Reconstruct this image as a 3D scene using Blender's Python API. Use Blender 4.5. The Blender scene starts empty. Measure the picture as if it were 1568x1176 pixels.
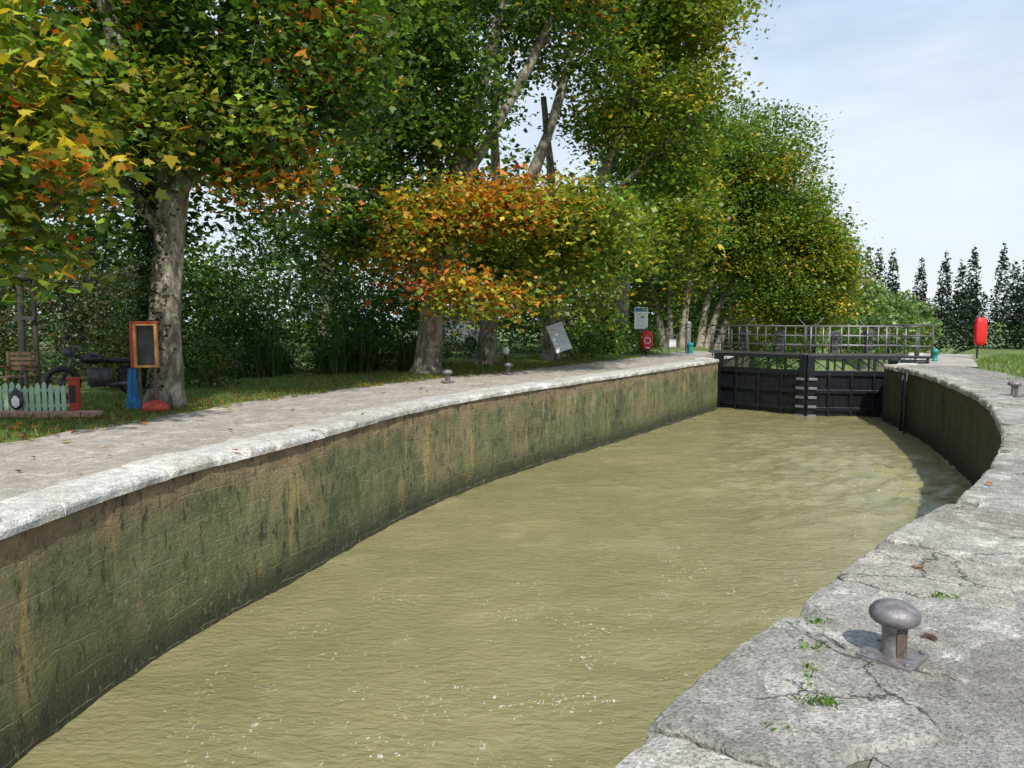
import bpy, math, random
import numpy as np
from mathutils import Vector, noise, Matrix
random.seed(7); rng=np.random.default_rng(7)
scene=bpy.context.scene
V=Vector
# ------------------------------------------------------------------ node helpers
def newmat(name):
    m=bpy.data.materials.new(name); m.use_nodes=True
    nt=m.node_tree; nt.nodes.clear()
    out=nt.nodes.new('ShaderNodeOutputMaterial')
    return m,nt,out
def N(nt,t,ins=None,**props):
    n=nt.nodes.new(t)
    for k,v in props.items(): setattr(n,k,v)
    if ins:
        for k,v in ins.items():
            s=n.inputs[k]
            if isinstance(v,bpy.types.NodeSocket): nt.links.new(v,s)
            else:
                if s.type=='RGBA' and len(v)==3: v=(*v,1)
                s.default_value=v
    return n
def c4(c): return c if isinstance(c,bpy.types.NodeSocket) else ((*c,1) if len(c)==3 else c)
def mixc(nt,f,a,b,mode='MIX'):
    n=nt.nodes.new('ShaderNodeMix'); n.data_type='RGBA'; n.blend_type=mode
    for i,v in ((0,f),(6,a),(7,b)):
        if isinstance(v,bpy.types.NodeSocket): nt.links.new(v,n.inputs[i])
        else: n.inputs[i].default_value = v if i==0 else c4(v)
    return n.outputs[2]
def ramp(nt,f,stops):
    n=nt.nodes.new('ShaderNodeValToRGB'); nt.links.new(f,n.inputs[0])
    els=n.color_ramp.elements
    while len(els)<len(stops): els.new(0.5)
    for e,(p,c) in zip(els,stops):
        e.position=p; e.color=(c,c,c,1) if not isinstance(c,tuple) else (*c,1)
    return n.outputs[0]
def math_(nt,op,a,b=0.0,clamp=False):
    n=nt.nodes.new('ShaderNodeMath'); n.operation=op; n.use_clamp=clamp
    for i,v in ((0,a),(1,b)):
        if isinstance(v,bpy.types.NodeSocket): nt.links.new(v,n.inputs[i])
        else: n.inputs[i].default_value=v
    return n.outputs[0]
def pos(nt,scale=(1,1,1),src=None):
    if src is None: src=N(nt,'ShaderNodeNewGeometry').outputs['Position']
    return N(nt,'ShaderNodeMapping',{'Vector':src,'Scale':scale}).outputs[0]
def noi(nt,vec,scale,detail=4,rough=.55,dist=0):
    return N(nt,'ShaderNodeTexNoise',{'Vector':vec,'Scale':scale,'Detail':detail,'Roughness':rough,'Distortion':dist}).outputs[0]
def bump(nt,h,strength=.3,dist=.02,normal=None):
    ins={'Height':h,'Strength':strength,'Distance':dist}
    if normal is not None: ins['Normal']=normal
    return N(nt,'ShaderNodeBump',ins).outputs[0]
def radial(nt,c,r0,r1):
    p=N(nt,'ShaderNodeNewGeometry').outputs['Position']
    d=N(nt,'ShaderNodeVectorMath',{0:p,1:c},operation='DISTANCE').outputs['Value']
    return N(nt,'ShaderNodeMapRange',{'Value':d,'From Min':r0,'From Max':r1,'To Min':1.,'To Max':0.}).outputs[0]
def finish(nt,out,**ins):
    b=N(nt,'ShaderNodeBsdfPrincipled',{k.replace('_',' '):v for k,v in ins.items()})
    nt.links.new(b.outputs[0],out.inputs[0]); return b

def simple(name,col,rough=.6,metal=0.,var=.25,scale=8,bmp=.15):
    m,nt,out=newmat(name)
    p=pos(nt); n=noi(nt,p,scale,5,.6)
    dark=tuple(c*(1-var) for c in col); lite=tuple(min(1,c*(1+var)) for c in col)
    cc=mixc(nt,ramp(nt,n,[(.3,0.),(.7,1.)]),dark,lite)
    finish(nt,out,Base_Color=cc,Roughness=rough,Metallic=metal,Normal=bump(nt,noi(nt,p,scale*5,3),bmp,.005))
    return m

# ------------------------------------------------------------------ materials
def stone_mat(name,lightcol,darkcol,crack=.0,spk=1.0,bs=.75,cw=.007,pale=1.35):
    m,nt,out=newmat(name)
    p=pos(nt)
    at=N(nt,'ShaderNodeAttribute',attribute_name='lc').outputs['Color']
    n1=noi(nt,p,1.1,6,.62,.3); n2=noi(nt,p,7,5,.65); n3=noi(nt,p,60,4,.7); n4=noi(nt,p,2.6,5,.7,.5)
    base=mixc(nt,ramp(nt,n1,[(.32,0.),(.66,1.)]),darkcol,lightcol)
    base=mixc(nt,math_(nt,'MULTIPLY',ramp(nt,n2,[(.42,0.),(.62,1.)]),.5),base,tuple(c*.6 for c in darkcol))
    base=mixc(nt,math_(nt,'MULTIPLY',ramp(nt,n4,[(.55,0.),(.61,1.)]),.55),base,tuple(min(.7,c*pale) for c in lightcol))
    v=N(nt,'ShaderNodeTexVoronoi',{'Vector':p,'Scale':55.0}); vc=ramp(nt,v.outputs['Color'],[(0.,.5),(1.,1.5)])
    base=mixc(nt,.6*spk,base,mixc(nt,1.,base,vc,'MULTIPLY'))
    base=mixc(nt,math_(nt,'MULTIPLY',ramp(nt,n3,[(.36,1.),(.48,0.)]),.75),base,tuple(c*.3 for c in darkcol))
    base=mixc(nt,1.,base,at,'MULTIPLY')
    h=math_(nt,'ADD',math_(nt,'MULTIPLY',n3,.7),math_(nt,'ADD',math_(nt,'MULTIPLY',n2,1.6),math_(nt,'MULTIPLY',v.outputs['Distance'],.5)))
    if crack>0:
        nz=N(nt,'ShaderNodeVectorMath',{0:N(nt,'ShaderNodeTexNoise',{'Vector':p,'Scale':5.0,'Detail':7.0,'Roughness':.7}).outputs['Color'],'Scale':.22},operation='SCALE').outputs[0]
        dist=N(nt,'ShaderNodeVectorMath',{0:p,1:nz},operation='ADD').outputs[0]
        vd=N(nt,'ShaderNodeTexVoronoi',{'Vector':dist,'Scale':crack},feature='DISTANCE_TO_EDGE').outputs['Distance']
        mk=ramp(nt,noi(nt,p,1.0,3),[(.48,0.),(.56,1.)])
        cm=math_(nt,'MULTIPLY',ramp(nt,vd,[(.0,1.),(cw,0.)]),mk)
        base=mixc(nt,math_(nt,'MULTIPLY',cm,.65),base,(.06,.052,.04))
        h=math_(nt,'SUBTRACT',h,math_(nt,'MULTIPLY',cm,2.))
    finish(nt,out,Base_Color=base,Roughness=.9,Normal=bump(nt,h,bs,.016))
    return m
M_coping=stone_mat('coping_stone',(.68,.67,.63),(.45,.43,.39))
M_copr=stone_mat('coping_stone_weathered',(.48,.465,.425),(.27,.255,.225),crack=1.2,bs=1.,pale=1.35,cw=.006)
M_path=stone_mat('gravel_path',(.49,.455,.41),(.35,.32,.28),spk=1)
M_pave=stone_mat('rough_paving',(.36,.34,.31),(.235,.217,.195),crack=.6,bs=1.,cw=.004,pale=1.2)

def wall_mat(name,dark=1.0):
    m,nt,out=newmat(name)
    uv=N(nt,'ShaderNodeUVMap',uv_map='UVMap').outputs[0]
    sep=N(nt,'ShaderNodeSeparateXYZ',{0:uv}); z=sep.outputs[1]
    ns=N(nt,'ShaderNodeTexNoise',{'Vector':uv,'Scale':2.0,'Detail':5.0}).outputs['Color']
    wuv=N(nt,'ShaderNodeVectorMath',{0:uv,1:N(nt,'ShaderNodeVectorMath',{0:ns,1:(.8,.16,0)},operation='MULTIPLY').outputs[0]},operation='ADD').outputs[0]
    br=N(nt,'ShaderNodeTexBrick',{'Vector':wuv,'Scale':1.0,'Mortar Size':.010,'Mortar Smooth':.7,'Brick Width':1.15,'Row Height':.31,'Color1':(.6,.6,.6),'Color2':(1.,1.,1.),'Mortar':(.75,.75,.75)},offset=.37,squash=1.3,squash_frequency=3)
    mort=br.outputs['Fac']
    bigm=noi(nt,pos(nt,(1,1,1),uv),.5,4,.6); med=noi(nt,uv,3.0,6,.65); fine=noi(nt,uv,22,5,.7)
    patch=noi(nt,pos(nt,(1.3,.5,1),uv),.8,5,.65,.4)
    streak=noi(nt,pos(nt,(2.2,.22,1),uv),1.3,6,.65)
    g=mixc(nt,ramp(nt,med,[(.32,0.),(.68,1.)]),(.075,.088,.032),(.245,.225,.108))
    g=mixc(nt,ramp(nt,bigm,[(.42,0.),(.62,.7)]),g,(.140,.170,.058))
    g=mixc(nt,math_(nt,'MULTIPLY',ramp(nt,patch,[(.52,0.),(.60,1.)]),.7),g,(.29,.235,.12))
    g=mixc(nt,math_(nt,'MULTIPLY',ramp(nt,patch,[(.37,1.),(.45,0.)]),.7),g,(.050,.064,.027))
    g=mixc(nt,.25,g,mixc(nt,1.,g,br.outputs['Color'],'MULTIPLY'))
    g=mixc(nt,math_(nt,'MULTIPLY',ramp(nt,streak,[(.55,0.),(.62,1.)]),.7),g,(.40,.30,.12))
    low=N(nt,'ShaderNodeMapRange',{'Value':z,'From Min':-.8,'From Max':-1.7,'To Min':0.,'To Max':.6}).outputs[0]
    g=mixc(nt,math_(nt,'MULTIPLY',low,ramp(nt,med,[(.35,.4),(.6,1.)])),g,(.085,.108,.038))
    band=math_(nt,'ADD',z,math_(nt,'MULTIPLY',streak,1.0))
    bm=ramp(nt,band,[(.0,0.),(.22,.85)])
    brn=mixc(nt,ramp(nt,med,[(.35,0.),(.65,1.)]),(.16,.11,.07),(.35,.25,.135))
    g=mixc(nt,bm,g,brn)
    foot=ramp(nt,math_(nt,'ADD',math_(nt,'MULTIPLY',z,-.5),math_(nt,'MULTIPLY',fine,.14)),[(.80,0.),(1.03,.9)])
    g=mixc(nt,foot,g,(.030,.037,.016))
    chips=math_(nt,'MULTIPLY',ramp(nt,noi(nt,pos(nt,(1.6,.5,1),uv),12,5,.75),[(.58,0.),(.64,1.)]),ramp(nt,bigm,[(.44,0.),(.52,1.)]))
    g=mixc(nt,math_(nt,'MULTIPLY',chips,.6),g,(.40,.37,.24))
    darks=math_(nt,'MULTIPLY',ramp(nt,noi(nt,pos(nt,(1.8,.5,1),uv),6,5,.75),[(.36,1.),(.43,0.)]),ramp(nt,bigm,[(.45,1.),(.6,.4)]))
    g=mixc(nt,math_(nt,'MULTIPLY',darks,.8),g,(.026,.028,.015))
    mmask=math_(nt,'MULTIPLY',mort,ramp(nt,noi(nt,uv,1.5,5,.75),[(.46,.0),(.55,.9)]))
    g=mixc(nt,math_(nt,'MULTIPLY',mmask,.7),g,(.32,.30,.19))
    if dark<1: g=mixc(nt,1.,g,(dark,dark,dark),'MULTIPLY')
    h=math_(nt,'ADD',math_(nt,'MULTIPLY',med,2.),math_(nt,'SUBTRACT',math_(nt,'MULTIPLY',fine,1.),math_(nt,'MULTIPLY',mmask,.5)))
    h=math_(nt,'SUBTRACT',h,math_(nt,'MULTIPLY',darks,.9))
    finish(nt,out,Base_Color=g,Roughness=.72,Normal=bump(nt,h,1.,.035))
    return m
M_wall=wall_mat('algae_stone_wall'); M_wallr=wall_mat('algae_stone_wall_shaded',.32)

def water_mat():
    m,nt,out=newmat('murky_canal_water')
    p=pos(nt)
    rot=N(nt,'ShaderNodeMapping',{'Vector':p,'Rotation':(0,0,math.radians(14)),'Scale':(.8,1.7,1)}).outputs[0]
    w2=noi(nt,rot,7.0,4,.6,.5)
    cn=noi(nt,p,.28,4,.6); c2=noi(nt,rot,.9,5,.6,1.2)
    col=mixc(nt,ramp(nt,cn,[(.3,0.),(.7,1.)]),(.190,.180,.080),(.265,.240,.115))
    col=mixc(nt,math_(nt,'MULTIPLY',ramp(nt,c2,[(.48,0.),(.66,1.)]),.45),col,(.31,.285,.155))
    near=radial(nt,(-.4,7.0,-2),1.,4.5); n2=radial(nt,(2.6,9.5,-2),.5,3.); n3=radial(nt,(7.8,15.5,-2),.5,4.5)
    msk=math_(nt,'ADD',math_(nt,'ADD',math_(nt,'ADD',near,n2),n3),ramp(nt,noi(nt,p,.5,3,.6),[(.54,0.),(.68,.7)]),True)
    wp=N(nt,'ShaderNodeMapping',{'Vector':p,'Rotation':(0,0,math.radians(-35)),'Scale':(1,.6,1)}).outputs[0]
    fl=ramp(nt,noi(nt,wp,24,3,.65,.5),[(.615,0.),(.65,1.)])
    cl=ramp(nt,noi(nt,p,1.9,4,.65),[(.51,0.),(.62,1.)])
    foam=math_(nt,'MULTIPLY',math_(nt,'MULTIPLY',msk,cl),fl)
    col=mixc(nt,math_(nt,'MULTIPLY',foam,.75),col,(.78,.78,.72))
    finish(nt,out,Base_Color=col,Roughness=.025,IOR=1.45,Normal=bump(nt,w2,.9,.045))
    return m
M_water=water_mat()

def leaf_mat(name,trans=.42):
    m,nt,out=newmat(name)
    at=N(nt,'ShaderNodeAttribute',attribute_name='lc').outputs['Color']
    b=N(nt,'ShaderNodeBsdfDiffuse',{'Color':at})
    t=N(nt,'ShaderNodeBsdfTranslucent',{'Color':mixc(nt,1.,at,(1.5,1.5,.8),'MULTIPLY')})
    mx=N(nt,'ShaderNodeMixShader',{0:trans,1:b.outputs[0],2:t.outputs[0]})
    g=N(nt,'ShaderNodeBsdfGlossy',{'Color':(1,1,1),'Roughness':.45})
    m2=N(nt,'ShaderNodeMixShader',{0:.03,1:mx.outputs[0],2:g.outputs[0]})
    nt.links.new(m2.outputs[0],out.inputs[0]); return m
M_leaf=leaf_mat('leaves')
def bark_mat():
    m,nt,out=newmat('plane_tree_bark')
    p=pos(nt,(1,1,.45))
    n1=noi(nt,p,4.5,4,.6,.8); n2=noi(nt,p,22,5,.7)
    c=ramp(nt,n1,[(.36,(.11,.095,.068)),(.47,(.24,.21,.155)),(.58,(.44,.40,.31))])
    c=mixc(nt,math_(nt,'MULTIPLY',ramp(nt,n2,[(.4,1.),(.6,0.)]),.5),c,(.08,.068,.048))
    finish(nt,out,Base_Color=c,Roughness=.9,Normal=bump(nt,math_(nt,'ADD',n1,n2),.9,.05)); return m
M_bark=bark_mat()
def ground_mat():
    m,nt,out=newmat('grass_ground')
    p=pos(nt)
    n1=noi(nt,p,.5,5,.6); n2=noi(nt,p,9,5,.7); n3=noi(nt,p,.07,3)
    g=mixc(nt,ramp(nt,n2,[(.3,0.),(.7,1.)]),(.06,.10,.022),(.15,.20,.045))
    g=mixc(nt,ramp(nt,n1,[(.5,0.),(.7,.55)]),g,(.13,.11,.06))
    g=mixc(nt,ramp(nt,n3,[(.4,0.),(.6,.6)]),g,(.16,.24,.055))
    finish(nt,out,Base_Color=g,Roughness=.95,Normal=bump(nt,n2,.8,.05)); return m
M_ground=ground_mat()
M_gate=simple('gate_dark_paint',(.006,.009,.012),.4,0,.5,5)
M_gatel=simple('gate_weathered_steel',(.018,.021,.023),.5,.2,.5,7)
M_galv=simple('galvanised_steel',(.22,.22,.225),.5,.5,.3,12)
M_galvd=simple('railing_steel',(.085,.085,.088),.5,.3,.35,12)
M_cast=simple('bollard_steel',(.20,.185,.19),.5,.35,.4,18,.5)
M_rust=simple('rusty_steel',(.12,.085,.065),.7,.3,.5,20,.4)
M_red=simple('red_paint',(.62,.018,.02),.4,0,.1,6,.02)
M_redo=simple('faded_red_wood',(.42,.05,.03),.6,0,.25,12)
M_white=simple('white_panel',(.80,.81,.82),.45,0,.05,4,.02)
M_blue=simple('blue_panel',(.03,.12,.42),.5,0,.1,5,.02)
M_cloth=simple('blue_cloth',(.03,.17,.38),.8,0,.3,14,.3)
M_teal=simple('teal_paint',(.01,.22,.20),.45,0,.15,8,.02)
M_wood=simple('orange_wood',(.50,.24,.07),.6,0,.25,16)
M_woodb=simple('brown_wood',(.16,.095,.055),.75,0,.35,14)
M_pgreen=simple('picket_paint',(.40,.56,.40),.6,0,.15,14)
M_black=simple('black_rubber',(.015,.015,.016),.55,0,.3,10)
M_dark=simple('dark_board',(.02,.022,.025),.35,0,.3,10)
M_brick=simple('brick_edging',(.40,.24,.17),.85,0,.35,10,.4)
M_mortar=simple('mortar_bed',(.15,.135,.105),.95,0,.4,14,.6)
M_glass=simple('dark_glass',(.02,.03,.035),.08,0,.1,3,0)
M_pole=simple('pole_dark',(.05,.045,.04),.8,0,.3,10)

# ------------------------------------------------------------------ mesh builder
def add_obj(me,name,parent=None):
    o=bpy.data.objects.new(name,me); scene.collection.objects.link(o)
    if parent: o.parent=parent
    return o
def empty(name,loc=(0,0,0)):
    o=bpy.data.objects.new(name,None); scene.collection.objects.link(o); o.empty_display_size=.3
    return o
class MB:
    def __init__(s): s.v=[];s.f=[];s.m=[]
    def add(s,vs,fs,m):
        b=len(s.v); s.v+= [tuple(x) for x in vs]; s.f+=[tuple(b+i for i in f) for f in fs]; s.m+=[m]*len(fs)
    def box(s,c,d,m=0,rz=0,rx=0,ry=0):
        R=Matrix.Rotation(rz,3,'Z')@Matrix.Rotation(ry,3,'Y')@Matrix.Rotation(rx,3,'X')
        c=V(c); vs=[]
        for z in(-.5,.5):
            for x,y in((-.5,-.5),(.5,-.5),(.5,.5),(-.5,.5)): vs.append(c+R@V((x*d[0],y*d[1],z*d[2])))
        s.add(vs,[(3,2,1,0),(4,5,6,7),(0,1,5,4),(1,2,6,5),(2,3,7,6),(3,0,4,7)],m)
    def tube(s,pts,rad,n=8,m=0,rough=0,seed=0):
        pts=[V(p) for p in pts]; vs=[];ref=V((.3,.9,.1)).normalized()
        for i,p in enumerate(pts):
            d=(pts[min(i+1,len(pts)-1)]-pts[max(i-1,0)])
            if d.length<1e-6: d=V((0,0,1))
            d.normalize()
            a=ref-d*ref.dot(d)
            if a.length<.05: a=V((1,0,0))-d*d.x
            a.normalize(); ref=a; b=d.cross(a); r=rad[i] if hasattr(rad,'__len__') else rad
            for k in range(n):
                t=2*math.pi*k/n; q=a*math.cos(t)+b*math.sin(t)
                rr=r
                if rough: rr*=1+rough*noise.noise(V((q.x*1.3+seed,q.y*1.3,p.z*.7)))+rough*.5*noise.noise(V((q.x*3,q.y*3+seed,p.z*2)))
                vs.append(p+q*rr)
        fs=[]
        for i in range(len(pts)-1):
            for k in range(n): fs.append((i*n+k,i*n+(k+1)%n,(i+1)*n+(k+1)%n,(i+1)*n+k))
        fs.append(tuple(range(n))[::-1]); L=(len(pts)-1)*n; fs.append(tuple(L+k for k in range(n)))
        s.add(vs,fs,m)
    def lathe(s,c,prof,n=24,m=0,sx=1,sy=1):
        c=V(c); vs=[];fs=[]
        for r,z in prof:
            for k in range(n):
                t=2*math.pi*k/n; vs.append(c+V((r*sx*math.cos(t),r*sy*math.sin(t),z)))
        for i in range(len(prof)-1):
            for k in range(n): fs.append((i*n+k,i*n+(k+1)%n,(i+1)*n+(k+1)%n,(i+1)*n+k))
        fs.append(tuple(range(n))[::-1]); L=(len(prof)-1)*n; fs.append(tuple(L+k for k in range(n)))
        s.add(vs,fs,m)
    def build(s,name,mats,parent=None,bevel=0,smooth=False):
        me=bpy.data.meshes.new(name); me.from_pydata(s.v,[],s.f)
        for m in mats: me.materials.append(m)
        me.polygons.foreach_set('material_index',s.m)
        if smooth: me.polygons.foreach_set('use_smooth',[True]*len(s.f))
        me.update(); o=add_obj(me,name,parent)
        if bevel:
            b=o.modifiers.new('b','BEVEL'); b.width=bevel; b.segments=2; b.limit_method='ANGLE'
        return o
def np_mesh(name,verts,k,cols,mat,parent=None):
    n=len(verts)//k
    me=bpy.data.meshes.new(name)
    me.vertices.add(n*k); me.vertices.foreach_set('co',verts.astype(np.float32).ravel())
    me.loops.add(n*k); me.loops.foreach_set('vertex_index',np.arange(n*k,dtype=np.int32))
    me.polygons.add(n); me.polygons.foreach_set('loop_start',np.arange(0,n*k,k,dtype=np.int32))
    me.update(calc_edges=True)
    at=me.attributes.new('lc','FLOAT_COLOR','FACE')
    ca=np.ones((n,4),dtype=np.float32); ca[:,:3]=np.clip(cols,0,1); at.data.foreach_set('color',ca.ravel())
    me.materials.append(mat)
    return add_obj(me,name,parent)
KITE=np.array([(0,-.5,0),(.33,-.02,.1),(0,.5,-.05),(-.33,-.02,.1)])
TRI=np.array([(0,-.5,0),(.5,-.08,.1),(.2,.1,.03),(0,.5,-.08),(-.2,.1,.03),(-.5,-.08,.1)])
LOBE=np.array([(0,-.42,0),(.16,-.36,.02),(.42,-.34,.02),(.34,-.12,.04),(.56,.1,-.04),(.27,.1,.03),(.2,.28,.02),(0,.58,-.1),(-.2,.28,.02),(-.27,.1,.03),(-.56,.1,-.04),(-.34,-.12,.04),(-.42,-.34,.02),(-.16,-.36,.02)])
def leaves(name,C,S,COL,T=KITE,parent=None,up=.5,mat=None):
    C=np.asarray(C); n=len(C)
    nr=rng.normal(size=(n,3)); nr/=np.linalg.norm(nr,axis=1)[:,None]; nr[:,2]=np.abs(nr[:,2]); nr[:,2]+=up
    nr/=np.linalg.norm(nr,axis=1)[:,None]
    t=np.cross(nr,rng.normal(size=(n,3))); t/=np.linalg.norm(t,axis=1)[:,None]; b=np.cross(nr,t)
    S=np.asarray(S)[:,None,None]
    vv=C[:,None,:]+S*(T[None,:,0:1]*t[:,None]+T[None,:,1:2]*b[:,None]+T[None,:,2:3]*nr[:,None])
    return np_mesh(name,vv.reshape(-1,3),len(T),COL,mat or M_leaf,parent)
# palettes (weight, rgb)
DG=(.032,.068,.014); MG=(.070,.135,.021); YG=(.195,.25,.030); LG=(.115,.20,.026); YL=(.46,.35,.033); OR=(.52,.19,.022); RD=(.38,.075,.02); BR=(.15,.085,.035); GG=(.17,.22,.14)
def colors(pal,centers,per,seed,jit=.28):
    w=np.array([p[0] for p in pal]); cs=np.array([p[1] for p in pal]); cw=np.cumsum(w)/w.sum()
    out=[]
    for c in centers:
        u=.5+.85*noise.noise(V(c)*.6+V((seed,0,0)))+rng.normal()*.24
        u=min(.999,max(0,u)); i=int(np.searchsorted(cw,u)); i=min(i,len(pal)-1)
        idx=np.where(rng.random(per)<.6,i,rng.choice(len(pal),per,p=w/w.sum()))
        out.append(cs[idx]*np.exp(rng.normal(size=(per,1))*jit)*(1+rng.normal(size=(per,3))*.06))
    return np.concatenate(out)
def make_tree(name,limbs,crowns,leaf=.17,per=90,T=KITE,clump=.5,thr=-.12,twigs=True):
    par=empty(name); mb=MB(); nodes=[];nr=[]
    sd=random.random()*50
    for L in limbs:
        pts=[V(p[:3]) for p in L]; rr=[p[3] for p in L]
        P=[];R=[]
        for i in range(len(pts)-1):
            p0=pts[max(i-1,0)];p1=pts[i];p2=pts[i+1];p3=pts[min(i+2,len(pts)-1)]
            k=max(2,int((p2-p1).length/.35))
            for j in range(k):
                t=j/k; q=.5*((2*p1)+(p2-p0)*t+(2*p0-5*p1+4*p2-p3)*t*t+(3*p1-p0-3*p2+p3)*t**3)
                P.append(q);R.append(rr[i]*(1-t)+rr[i+1]*t)
        P.append(pts[-1]);R.append(rr[-1])
        if pts[0].z<.3:
            P.insert(1,P[0].lerp(P[1],.4)); R.insert(1,R[0]*1.1); R[0]*=1.4; P[0].z-=.25
        mb.tube(P,R,18 if R[0]>.2 else 9,0,.30,sd)
        for p,r in zip(P,R):
            if p.z>2 : nodes.append(tuple(p));nr.append(r)
    cols=[];cen=[]
    for (c,r,n,pal) in crowns:
        k=0;tries=0;cc=[]
        while k<n and tries<n*6:
            tries+=1
            d=V(rng.normal(size=3)).normalized()
            u=rng.random()**(1/2.4)*(.92+.35*noise.noise(d*1.8+V((sd,c[0],0))))
            q=V((c[0]+d.x*u*r[0],c[1]+d.y*u*r[1],c[2]+d.z*u*r[2]))
            if noise.noise(q*.5+V((0,sd,0)))<thr or q.z<.5: continue
            cc.append(tuple(q));k+=1
        cols.append(colors(pal,cc,per,sd)); cen+=cc
    cen=np.array(cen)
    off=rng.normal(size=(len(cen),per,3))*np.array([clump,clump,clump*.55])
    off[:,:,2]-=.12*np.linalg.norm(off[:,:,:2],axis=2)
    Cc=(cen[:,None,:]+off).reshape(-1,3)
    S=leaf*np.exp(rng.normal(size=len(Cc))*.25)
    leaves('foliage',Cc,S,np.concatenate(cols),T,par)
    if twigs and nodes:
        nd=np.array(nodes)
        d0=np.array([np.min(np.linalg.norm(nd-c,axis=1)) for c in cen]); order=np.argsort(d0)
        cap=len(nodes)+len(cen)*2+5; A=np.zeros((cap,3));RR=np.zeros(cap);A[:len(nd)]=nd;RR[:len(nd)]=nr;na=len(nd)
        for i in order:
            c=cen[i]; dd=A[:na]-c; dist=np.linalg.norm(dd*np.array([1,1,.75]),axis=1); j=int(np.argmin(dist))
            p0=V(A[j]); p1=V(c); L=(p1-p0).length
            if L<.25: continue
            r0=min(.075,max(.014,RR[j]*.65,.010*L)); mid=p0.lerp(p1,.5)+V((rng.normal()*.07*L,rng.normal()*.07*L,.10*L))
            mb.tube([p0,mid,p1],[r0,r0*.7,.010],5,0)
            A[na]=mid;RR[na]=r0*.7;na+=1
            A[na]=p1;RR[na]=r0*.45;na+=1
    mb.build('trunk_and_limbs',[M_bark],par,0,True)
    return par
def leaf_cloud(name,ells,n,size,pal,T=KITE,inner=.55,lump=.5,up=.3,parent=None,minz=-10):
    vol=np.array([e[1][0]*e[1][1]+e[1][1]*e[1][2] for e in ells]); vol=vol/vol.sum()
    C=[];
    for e,w in zip(ells,vol):
        k=int(n*w); d=rng.normal(size=(k,3)); d/=np.linalg.norm(d,axis=1)[:,None]
        nn=np.array([noise.noise(V(x)*2.3+V(e[0])*.7)+.5*noise.noise(V(x)*6+V(e[0])) for x in d])
        u=(inner+(1-inner)*rng.random(k)**.6)*(1+lump*nn)
        C.append(np.array(e[0])+d*u[:,None]*np.array(e[1]))
    C=np.concatenate(C); C=C[C[:,2]>minz]
    w=np.array([p[0] for p in pal]); cs=np.array([p[1] for p in pal])
    f=np.array([noise.noise(V(c)*.8) for c in C])
    idx=rng.choice(len(pal),len(C),p=w/w.sum())
    col=cs[idx]*np.exp(rng.normal(size=(len(C),1))*.25)*(1+.8*f[:,None])
    S=size*np.exp(rng.normal(size=len(C))*.25)
    return leaves(name,C,S,col,T,parent,up)

# ------------------------------------------------------------------ plan of the lock
ax=V((.51,.86,0)).normalized(); pn=V((ax.y,-ax.x,0))
Lc=[(-5.6,-5),(-5.0,-2),(-4.55,1),(-4.2,3.6),(-4.03,5.68),(-3.72,7.75),(-2.97,9.93),(-1.74,13.57),(.25,17.2),(3.14,21.4),(5.6,25.2),(8.08,28.9)]
Rc=[(-1.6,-5),(-1.2,-2),(-.75,.3),(-.3,1.45),(.40,2.50),(.86,3.15),(1.70,4.07),(3.16,5.68),(4.35,6.85),(5.95,8.84),(7.43,11.04),(9.77,15.3),(12.0,21.3),(13.1,25.9)]
def smooth(pts,step=.07):
    pts=[V((p[0],p[1],0)) for p in pts]; P=[]
    for i in range(len(pts)-1):
        p0=pts[i-1] if i>0 else pts[0]*2-pts[1]
        p1=pts[i];p2=pts[i+1];p3=pts[i+2] if i+2<len(pts) else pts[-1]*2-pts[-2]
        k=max(2,int((p2-p1).length/step))
        for j in range(k):
            t=j/k; P.append(.5*((2*p1)+(p2-p0)*t+(2*p0-5*p1+4*p2-p3)*t*t+(3*p1-p0-3*p2+p3)*t**3))
    P.append(pts[-1]); return P
class Poly:
    def __init__(s,P,side):
        s.P=P; s.s=[0]
        for i in range(1,len(P)): s.s.append(s.s[-1]+(P[i]-P[i-1]).length)
        s.n=[]
        for i in range(len(P)):
            a=max(0,i-6);b=min(len(P)-1,i+6)
            d=(P[b]-P[a]).normalized(); s.n.append(V((-d.y,d.x,0))*side)
        s.L=s.s[-1]; s.sa=np.array(s.s)
    def at(s,x,t=0,z=0):
        i=int(np.searchsorted(s.sa,x)); i=min(max(i,1),len(s.P)-1)
        f=(x-s.s[i-1])/(s.s[i]-s.s[i-1]+1e-9); p=s.P[i-1].lerp(s.P[i],f); n=s.n[i-1].lerp(s.n[i],f)
        q=p+n*t; return V((q.x,q.y,z))
LP=Poly(smooth(Lc),1); RP=Poly(smooth(Rc),-1)
Lend=LP.P[-1]; Rend=RP.P[-1]
LB=Poly([Lend-pn*.40+ax*(k*.25) for k in range(29)],1)
RB=Poly([Rend+pn*.40+ax*(k*.25) for k in range(41)],-1)

def wall_mesh(name,P,mat,top=-.06,bot=-3.2,step=.1,disp=.022,u0=0):
    ns=int(P.L/step); nz=26; vs=[];fs=[];uv=[]
    for i in range(ns+1):
        s=P.L*i/ns
        for j in range(nz+1):
            z=top+(bot-top)*j/nz
            dd=disp*noise.noise(V((s*1.3,z*2,0)))+disp*.8*noise.noise(V((s*6,z*8,3)))-.02
            q=P.at(s,-.0-dd*1.0-.02,z); vs.append(q); uv.append((s+u0,z))
    for i in range(ns):
        for j in range(nz):
            a=i*(nz+1)+j; fs.append((a,a+1,a+nz+2,a+nz+1))
    me=bpy.data.meshes.new(name); me.from_pydata(vs,[],fs); ul=me.uv_layers.new(name='UVMap')
    li=np.zeros(len(me.loops),dtype=np.int32); me.loops.foreach_get('vertex_index',li)
    ul.data.foreach_set('uv',np.array(uv,dtype=np.float32)[li].ravel())
    me.polygons.foreach_set('use_smooth',[True]*len(fs)); me.materials.append(mat); me.update()
    return add_obj(me,name)
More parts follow.
